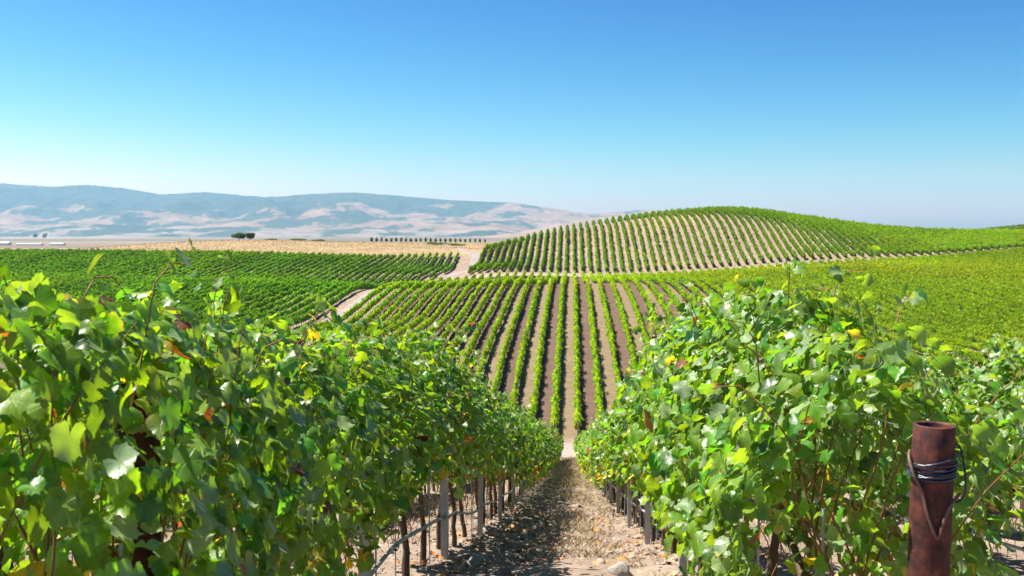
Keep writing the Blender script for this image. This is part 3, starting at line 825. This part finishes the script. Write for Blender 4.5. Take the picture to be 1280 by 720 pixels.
# ------------------------------------------------------------------ end posts (rusty pipes)
def pipe(u, y, top_rel, rad, label, lean=0.0):
    z0 = float(H(u, y)[0]); h = EYE + top_rel - z0
    root = empty("end_post", (u, y, z0)); tag(root, label, "end post")
    root.rotation_euler = (0, R(lean), 0)
    n = 40; an = np.arange(n) * 2 * math.pi / n; zs = np.r_[-.3, np.linspace(0, h, 14)]
    rings = []
    for z in zs: rings.append(np.c_[np.cos(an) * rad, np.sin(an) * rad, np.full(n, z)])
    for rr, z in ((rad - .001, h + .002), (rad - .004, h + .003), (rad - .009, h + .002), (rad - .010, h - .002), (rad - .010, h - .35)):
        rings.append(np.c_[np.cos(an) * rr, np.sin(an) * rr, np.full(n, z)])
    rings.append(np.c_[np.cos(an) * .001, np.sin(an) * .001, np.full(n, h - .36)])
    V = np.concatenate(rings); m = len(rings); ii = np.arange(m * n).reshape(m, n); jj = np.roll(ii, -1, 1)
    F = np.stack([ii[:-1], jj[:-1], jj[1:], ii[1:]], -1).reshape(-1, 4)
    obj("pipe", np_mesh("rusty_pipe", V, F, M_rust, smooth=True), root)
    return root, h
RP, hp = pipe(.925, 2.65, -.50, .0525, "rusty steel end pipe with dark wire wrapped below its open top, right foreground", 1.0)
# wrapped cable: several turns + a tag end
pts = []
for t in np.linspace(0, 4.2 * 2 * math.pi, 150):
    rr = .0525 + .0040 + .0020 * math.sin(t * .53) ** 2
    pts.append((math.cos(t) * rr, math.sin(t) * rr, hp - .095 - .036 * (t / (4.2 * 2 * math.pi)) + .010 * math.sin(t * 1.0 + .6)))
pts2 = []
for t in np.linspace(.5, 3.1 * 2 * math.pi, 110):
    rr = .0525 + .0085 + .002 * math.sin(t * .8)
    pts2.append((math.cos(t) * rr, math.sin(t) * rr, hp - .100 - .022 * math.sin(t * .35) + .012 * math.cos(t)))
v, f = tubes([np.array(pts), np.array(pts2)], [.0030, .0026], 7); obj("wire_wrap", np_mesh("wire_wrap", v, f, M_cable, smooth=True), RP)
# slack cord hanging in a loop in front, ending in a loose end
rr = .0585
def onpipe(a, z, r=rr): return (math.cos(R(a)) * r, math.sin(R(a)) * r, z)
cp = [onpipe(150, hp - .075), onpipe(195, hp - .085, .070), onpipe(215, hp - .125, .075), onpipe(228, hp - .17), onpipe(240, hp - .215), onpipe(252, hp - .25), onpipe(262, hp - .275), onpipe(268, hp - .283),
      onpipe(274, hp - .27), onpipe(284, hp - .235), onpipe(300, hp - .20), onpipe(330, hp - .17, .07)]
def smooth(cp, n=6):
    cp = np.array(cp, float); out = []
    for i in range(len(cp) - 1):
        p0, p1, p2, p3 = cp[max(i - 1, 0)], cp[i], cp[i + 1], cp[min(i + 2, len(cp) - 1)]
        for t in np.arange(n) / n:
            out.append(.5 * (2 * p1 + (-p0 + p2) * t + (2 * p0 - 5 * p1 + 4 * p2 - p3) * t * t + (-p0 + 3 * p1 - 3 * p2 + p3) * t ** 3))
    out.append(cp[-1]); return np.array(out)
v, f = tubes([smooth(cp)], [.0040], 8); obj("slack_cord", np_mesh("slack_cord", v, f, M_twine, smooth=True), RP)
cp = [onpipe(20, hp - .05, .062), onpipe(8, hp - .06, .074), (.080, -.01, hp - .12), (.078, -.02, hp - .17), (.07, 0, hp - .2), onpipe(30, hp - .21, .064)]
v, f = tubes([smooth(cp)], [.003], 7); obj("wire_loop", np_mesh("wire_loop", v, f, M_cable, smooth=True), RP)
LP, hl = pipe(-1.16, 2.55, -.40, .0575, "dark rusty end post half buried in leaves at the left", 0.5)
LP2, _ = pipe(-3.20, 5.35, -.75, .05, "thin rusty end post at the left picture edge")
P2, _ = pipe(3.02, 4.3, -.65, .0575, "rusty end pipe of the second row to the right")

# ------------------------------------------------------------------ hoses and wires
def along(u, y0, y1, hh, rad, sag, mat, step=.18, seg=6, wob=0.0, seed=0):
    ys = np.arange(y0, y1, step); gz = H(np.full(len(ys), u), ys, False)
    ph = ((ys - y0) % 3.2) / 3.2
    z = gz + hh - sag * np.sin(ph * math.pi) + wob * (vnoise(ys * 1.7, ys * 0, seed) - .5)
    x = u + wob * 1.5 * (vnoise(ys * 1.3, ys * 0 + 5, seed) - .5)
    return tubes([np.c_[x, ys, z]], [rad], seg)
for u, y0, y1, lab in ((-1.06, 2.6, 57, "grey drip irrigation hose hung low along the left aisle row"), (.84, 2.7, 57, "grey drip irrigation hose hung low along the right aisle row"),
                       (-3.25, 5.4, 22, "grey drip hose in the second row to the left"), (2.97, 4.4, 24, "grey drip hose in the second row to the right")):
    v, f = along(u, y0, y1, .36, .0135, .03, M_hose, wob=.02, seed=int(u * 10) % 7)
    o = obj("drip_hose", np_mesh("drip_hose", v, f, M_hose, smooth=True)); tag(o, lab, "drip hose", "drip hoses under the vines")
    # couplers
    for y in np.arange(y0 + 1.1, min(y1, 20), 1.1):
        z = float(H(u, y, False)[0]) + .345
        v, f = tubes([np.array([(u, y - .022, z), (u, y + .022, z)])], [.016], 8)
        obj("emitter", np_mesh("emitter", v, f, M_cable, smooth=True), o)
for u, y0, y1, rn in ((-1.18, 2.6, 60, "left aisle row"), (.92, 2.7, 60, "right aisle row"), (-3.28, 5.4, 22, "second row to the left"), (3.02, 4.4, 24, "second row to the right")):
    for hh, du, nm in ((.46, .0, "lowest, just above the hose"), (.78, .0, "at cordon height"), (1.12, .05, "middle catch wire"), (1.42, -.05, "upper catch wire")):
        v, f = along(u + du, y0, y1, hh, .0019 if hh != .46 else .0026, .008, M_wire, step=.4, seg=4)
        o = obj("trellis_wire", np_mesh("trellis_wire", v, f, M_wire)); tag(o, f"thin steel trellis wire along the {rn}, {nm}", "wire", "trellis wires")

# ------------------------------------------------------------------ ground clutter in the foreground
def ico():
    import bmesh
    bm = bmesh.new(); bmesh.ops.create_icosphere(bm, subdivisions=2, radius=1)
    v = np.array([x.co[:] for x in bm.verts]); f = np.array([[q.index for q in t.verts] for t in bm.faces]); bm.free(); return v, f
IV, IF = ico()
def rocks(P, S, seed):
    r_ = np.random.default_rng(seed); Vs, Fs, k = [], [], 0
    for p, s in zip(P, S):
        fr = r_.uniform(1.2, 2.2); o_ = r_.uniform(0, 50, 3)
        d = 1 + .75 * (vnoise(IV[:, 0] * fr + o_[0], IV[:, 1] * fr + IV[:, 2] * 1.3 + o_[1], seed) - .5)
        a = r_.uniform(0, 6.28); c_, s_ = math.cos(a), math.sin(a)
        V = IV * d[:, None] * np.array([1, r_.uniform(.6, 1), r_.uniform(.4, .75)]) * s
        V = np.c_[V[:, 0] * c_ - V[:, 1] * s_, V[:, 0] * s_ + V[:, 1] * c_, V[:, 2]] + p
        Vs.append(V); Fs.append(IF + k); k += len(V)
    return np.concatenate(Vs), np.concatenate(Fs)
n = 4200
px = rng.normal(0, 1, n); side = rng.choice((-1, 1), n)
cx = np.where(rng.random(n) < .72, side * 1.05 + px * .42, rng.uniform(-4.2, 4.2, n)); cyy = 2.5 + 19 * rng.random(n) ** 1.2
s = .010 + .042 * rng.random(n) ** 4
v, f = rocks(np.c_[cx, cyy, H(cx, cyy) + s * .15], s, 4)
tag(obj("soil_clods", np_mesh("soil_clods", v, f, M_clod)), "loose pale clods and pebbles over the vineyard soil", "gravel", kind='stuff')
for (x, y, s, lab) in ((.35, 7.1, .10, "pale flat stone beside the first right-hand vines at the aisle edge"), (-.62, 6.6, .085, "pale rounded stone under the first steel post of the left row"),
                       (2.35, 5.2, .13, "large pale rock on the soil right of the rusty pipe"), (-.75, 7.6, .09, "reddish pale stone beside the left row's trunks"), (.15, 6.35, .05, "small pale stone in the middle of the aisle")):
    z = float(H(x, y)[0]); v, f = rocks([np.array((0, 0, s * .2))], [s], int(s * 1000))
    tag(obj("rock", np_mesh("rock", v, f, M_rock, smooth=False), None, (x, y, z)), lab, "rock")

def blades(P, hgt, wid, base_cols, lean=.5):
    n = len(P); a = rng.uniform(0, 2 * math.pi, n); d = np.c_[np.cos(a), np.sin(a), 0 * a]; b = rng.uniform(0, 2 * math.pi, n)
    l_ = np.c_[np.cos(b), np.sin(b), 0 * b] * (lean * rng.random(n) * hgt)[:, None]
    up = np.c_[0 * a, 0 * a, hgt]
    V = np.stack([P - d * wid[:, None], P + d * wid[:, None], P + l_ * .4 + up * .6 + d * wid[:, None] * .6, P + l_ + up], 1).reshape(-1, 3)
    return V, np.arange(n * 4).reshape(n, 4), base_cols
n = 26000
cx = rng.normal(.05, .36, n); cyy = 3 + 57 * rng.random(n) ** 1.5
dens = fbm(cx * 1.5, cyy * .8, 40, 3) + .15 * (cyy > 8.6) - .2 * (cyy < 7.6); k_ = dens > .56; cx, cyy = cx[k_], cyy[k_]
ex = rng.random(4200); ax_ = rng.choice((-1, 1), 4200) * rng.uniform(1.6, 2.9, 4200); cx = np.r_[cx, ax_]; cyy = np.r_[cyy, 3.5 + 16 * ex]
n = len(cx); cc = np.array([.52, .41, .26]) * rng.uniform(.6, 1.2, (n, 1)); gg = rng.random(n) < .14; cc[gg] = np.array([.16, .17, .05]) * rng.uniform(.6, 1.3, (gg.sum(), 1))
sc_ = 1 + cyy / 25
v, f, c = blades(np.c_[cx, cyy, H(cx, cyy) - .005], rng.uniform(.015, .05, n) * sc_, .0018 * sc_ * rng.uniform(.7, 1.4, n), cc, 1.3)
def straw_mat():
    m, n, l = newmat("dry_grass_blades"); a = n.new("ShaderNodeAttribute"); a.attribute_name = "leafcol"
    p = n.new("ShaderNodeBsdfPrincipled"); p.inputs['Roughness'].default_value = .8; p.inputs['Specular IOR Level'].default_value = .2
    l.new(a.outputs[0], p.inputs['Base Color']); o = n.new("ShaderNodeOutputMaterial"); l.new(p.outputs[0], o.inputs[0]); return m
M_straw = straw_mat()
tag(obj("dry_grass", np_mesh("dry_grass", v, f, M_straw, col=c)), "short dry grass stubble along the middle of the aisle", "grass", kind='stuff')
# fallen leaves
n = 900
sd_ = rng.choice((-1, 1), n); cx = np.where(rng.random(n) < .7, sd_ * rng.normal(.85, .35, n), rng.uniform(-3.5, 3.5, n)); cyy = 3 + 15 * rng.random(n) ** 1.3
N = np.c_[rng.normal(0, .35, (n, 2)), np.ones(n)]; T = rng.normal(0, 1, (n, 3))
col = np.array([.34, .16, .07]) * rng.uniform(.5, 1.4, (n, 1)); q = rng.random(n) < .3; col[q] = np.array([.50, .20, .05]) * rng.uniform(.6, 1.2, (q.sum(), 1)); q = rng.random(n) < .35; col[q] = np.array([.30, .22, .15]) * rng.uniform(.6, 1.3, (q.sum(), 1))
V, Fq, C, U = leaves_mesh(np.c_[cx, cyy, H(cx, cyy) + .018], N, T, rng.uniform(.022, .05, n), col, LT_LO)
tag(obj("fallen_leaves", np_mesh("fallen_leaves", V, Fq, M_straw, col=C, luv=U)), "dry brown and orange vine leaves fallen on the soil", "leaf litter", kind='stuff')

# ------------------------------------------------------------------ tan field texture: stubble tufts
n = 30000
cx = rng.uniform(-225, -12, n); cyy = rng.uniform(303, 445, n); k_ = (cx < -42 + .0 * cyy) | ((cyy > 335) & (np.abs(cx + 41 + (cyy - 350) * .3) > 4)); cx, cyy = cx[k_], cyy[k_]; n = len(cx)
cc = np.array([.34, .24, .12]) * rng.uniform(.55, 1.15, (n, 1))
v, f, c = blades(np.c_[cx, cyy, H(cx, cyy)], rng.uniform(.12, .35, n), rng.uniform(.05, .13, n), cc, .8)
tag(obj("field_stubble", np_mesh("field_stubble", v, f, M_straw, col=c)), "tan dry grass covering the rise beyond the left vines", "grass", kind='stuff')

# ------------------------------------------------------------------ trees and bushes
def tree(x, y, hgt, wid, label, group=None, name="tree", trunk_h=.3, col=(.035, .06, .02), nl=2600, ls=.35, cat="tree"):
    z = float(H(x, y)[0]); root = empty(name, (x, y, z)); tag(root, label, cat, group)
    r_ = np.random.default_rng(int(abs(x * 7 + y)))
    cl = [(r_.uniform(-.32, .32) * wid, r_.uniform(-.32, .32) * wid, hgt * r_.uniform(trunk_h + .15, .78), r_.uniform(.2, .3)) for _ in range(9)]
    P = []
    for (a, b, c, rr) in cl:
        d = r_.normal(0, 1, (nl // 9, 3)); d /= np.linalg.norm(d, axis=1)[:, None]; d *= (r_.uniform(.55, 1.08, len(d)) ** .6)[:, None]
        P.append(np.array([a, b, c]) + d * np.array([rr * wid, rr * wid, rr * hgt * .85]))
    P = np.concatenate(P); P[:, 2] = P[:, 2].clip(.05 * hgt, hgt * 1.05); n = len(P)
    nr = r_.normal(0, 1, (n, 3)); nr /= np.linalg.norm(nr, axis=1)[:, None]; a = np.cross(nr, r_.normal(0, 1, (n, 3))); a /= np.linalg.norm(a, axis=1)[:, None]; b = np.cross(nr, a)
    s = (ls * r_.uniform(.6, 1.4, n))[:, None] / 2
    V = np.stack([P - a * s, P - b * s, P + a * s, P + b * s], 1).reshape(-1, 3)
    c = np.array(col) * r_.uniform(.5, 1.7, (n, 1))
    obj("crown", np_mesh("tree_crown", V, np.arange(4 * n).reshape(n, 4), M_far, col=c), root)
    if trunk_h > .1:
        ps = [np.array([(0, 0, -.3), (.05 * wid * .3, 0, hgt * trunk_h), (0, 0, hgt * .6)])]; rs = [np.array([.06, .045, .02]) * hgt * .6]
        for (a_, b_, c_, rr) in cl[:6]: ps.append(np.array([(0, 0, hgt * trunk_h * .9), (a_ * .6, b_ * .6, (hgt * trunk_h + c_) / 2), (a_, b_, c_)])); rs.append(np.array([.03, .02, .008]) * hgt * .6)
        v, f = tubes(ps, rs, 6); obj("trunk", np_mesh("tree_trunk", v, f, M_bark, smooth=True), root)
    return root
tree(-149.5, 440, 3.9, 5.6, "rounded dark tree on the tan crest, left one of the touching pair", "lone trees on the crest")
tree(-144.8, 441, 3.6, 5.0, "rounded dark tree on the tan crest, right one of the touching pair", "lone trees on the crest")
for i, (x, y, w_, h, lab) in enumerate(((-134, 438, 7, .8, "low green shrub just right of the tree pair on the crest"), (-121.5, 438, 9, 1.1, "long low green shrub on the crest, midway along the tan field"),
                         (-113, 438, 6, .9, "small green shrub at the right end of the crest shrubs"), (-53.5, 392, 9, 1.5, "green bush above the bend of the gravel road"), (-46, 393, 7, .9, "low green bush right of the bend bush near the road"))):
    tree(x, y, h, w_, lab, "shrubs on the tan rise", "shrub", .05, (.06, .09, .025), 900, .3, "shrub")
def at(px, Y):
    a = math.atan((px - 640) / 1244.) - R(3.45); return math.tan(a) * Y
for i, px_ in enumerate((46, 56)):
    tree(at(px_, 5200), 5200, 26, 26, "hazy grey tree clump on the far plain, " + ("left" if i == 0 else "right") + " of two dots", "tree clumps on the plain", "tree", .2, (.03, .045, .02), 1200, 4)

# ------------------------------------------------------------------ long white farm sheds on the plain
M_white = simple("white_sheeting", [(.3, (.62, .64, .66)), (.7, (.80, .81, .82))], .1, .6, 0)
M_roof = simple("pale_roof", [(.3, (.50, .54, .58)), (.7, (.66, .69, .72))], .1, .5, 0)
def shed(px, Y, L, D, h, lab):
    x = at(px, Y); z = float(H(x, Y)[0]); root = empty("farm_shed", (x, Y, z)); tag(root, lab, "shed", "white sheds on the plain")
    a, b = L / 2, D / 2
    v = [(-a, -b, -1), (a, -b, -1), (a, b, -1), (-a, b, -1), (-a, -b, h), (a, -b, h), (a, b, h), (-a, b, h)]
    me = bpy.data.meshes.new("shed_wall"); me.from_pydata(v, [], [(0, 1, 5, 4), (1, 2, 6, 5), (2, 3, 7, 6), (3, 0, 4, 7)]); me.materials.append(M_white); obj("wall", me, root)
    v = [(-a - .5, -b - .6, h + .02), (a + .5, -b - .6, h + .02), (a + .5, 0, h * 1.5), (-a - .5, 0, h * 1.5), (a + .5, b + .6, h + .02), (-a - .5, b + .6, h + .02)]
    me = bpy.data.meshes.new("shed_roof"); me.from_pydata(v, [], [(0, 1, 2, 3), (3, 2, 4, 5), (0, 3, 5), (1, 4, 2)]); me.materials.append(M_roof); obj("roof", me, root)
shed(5, 1750, 24, 14, 4.5, "pale barn with low gable roof at the left picture edge")
shed(38, 1760, 46, 12, 2.6, "long low white shed, middle of the three on the plain")
shed(73, 1765, 24, 12, 3.0, "short white shed, rightmost of the three on the plain")
# bay
def sheet(name, x0, x1, y0, y1, z, mat):
    me = bpy.data.meshes.new(name); me.from_pydata([(x0, y0, z), (x1, y0, z), (x1, y1, z), (x0, y1, z)], [], [(0, 1, 2, 3)]); me.materials.append(mat)
    return tag(obj(name, me), kind='structure')
M_flat = dirt("pale_flats", (.24, .22, .20), (.32, .30, .28), .002, 0)
sheet("salt_flat", -6500, -3000, 6300, 7600, PLAIN + EYE + .3, M_flat)
print("verts", sum(len(m.vertices) for m in bpy.data.meshes), "objects", len(bpy.data.objects))
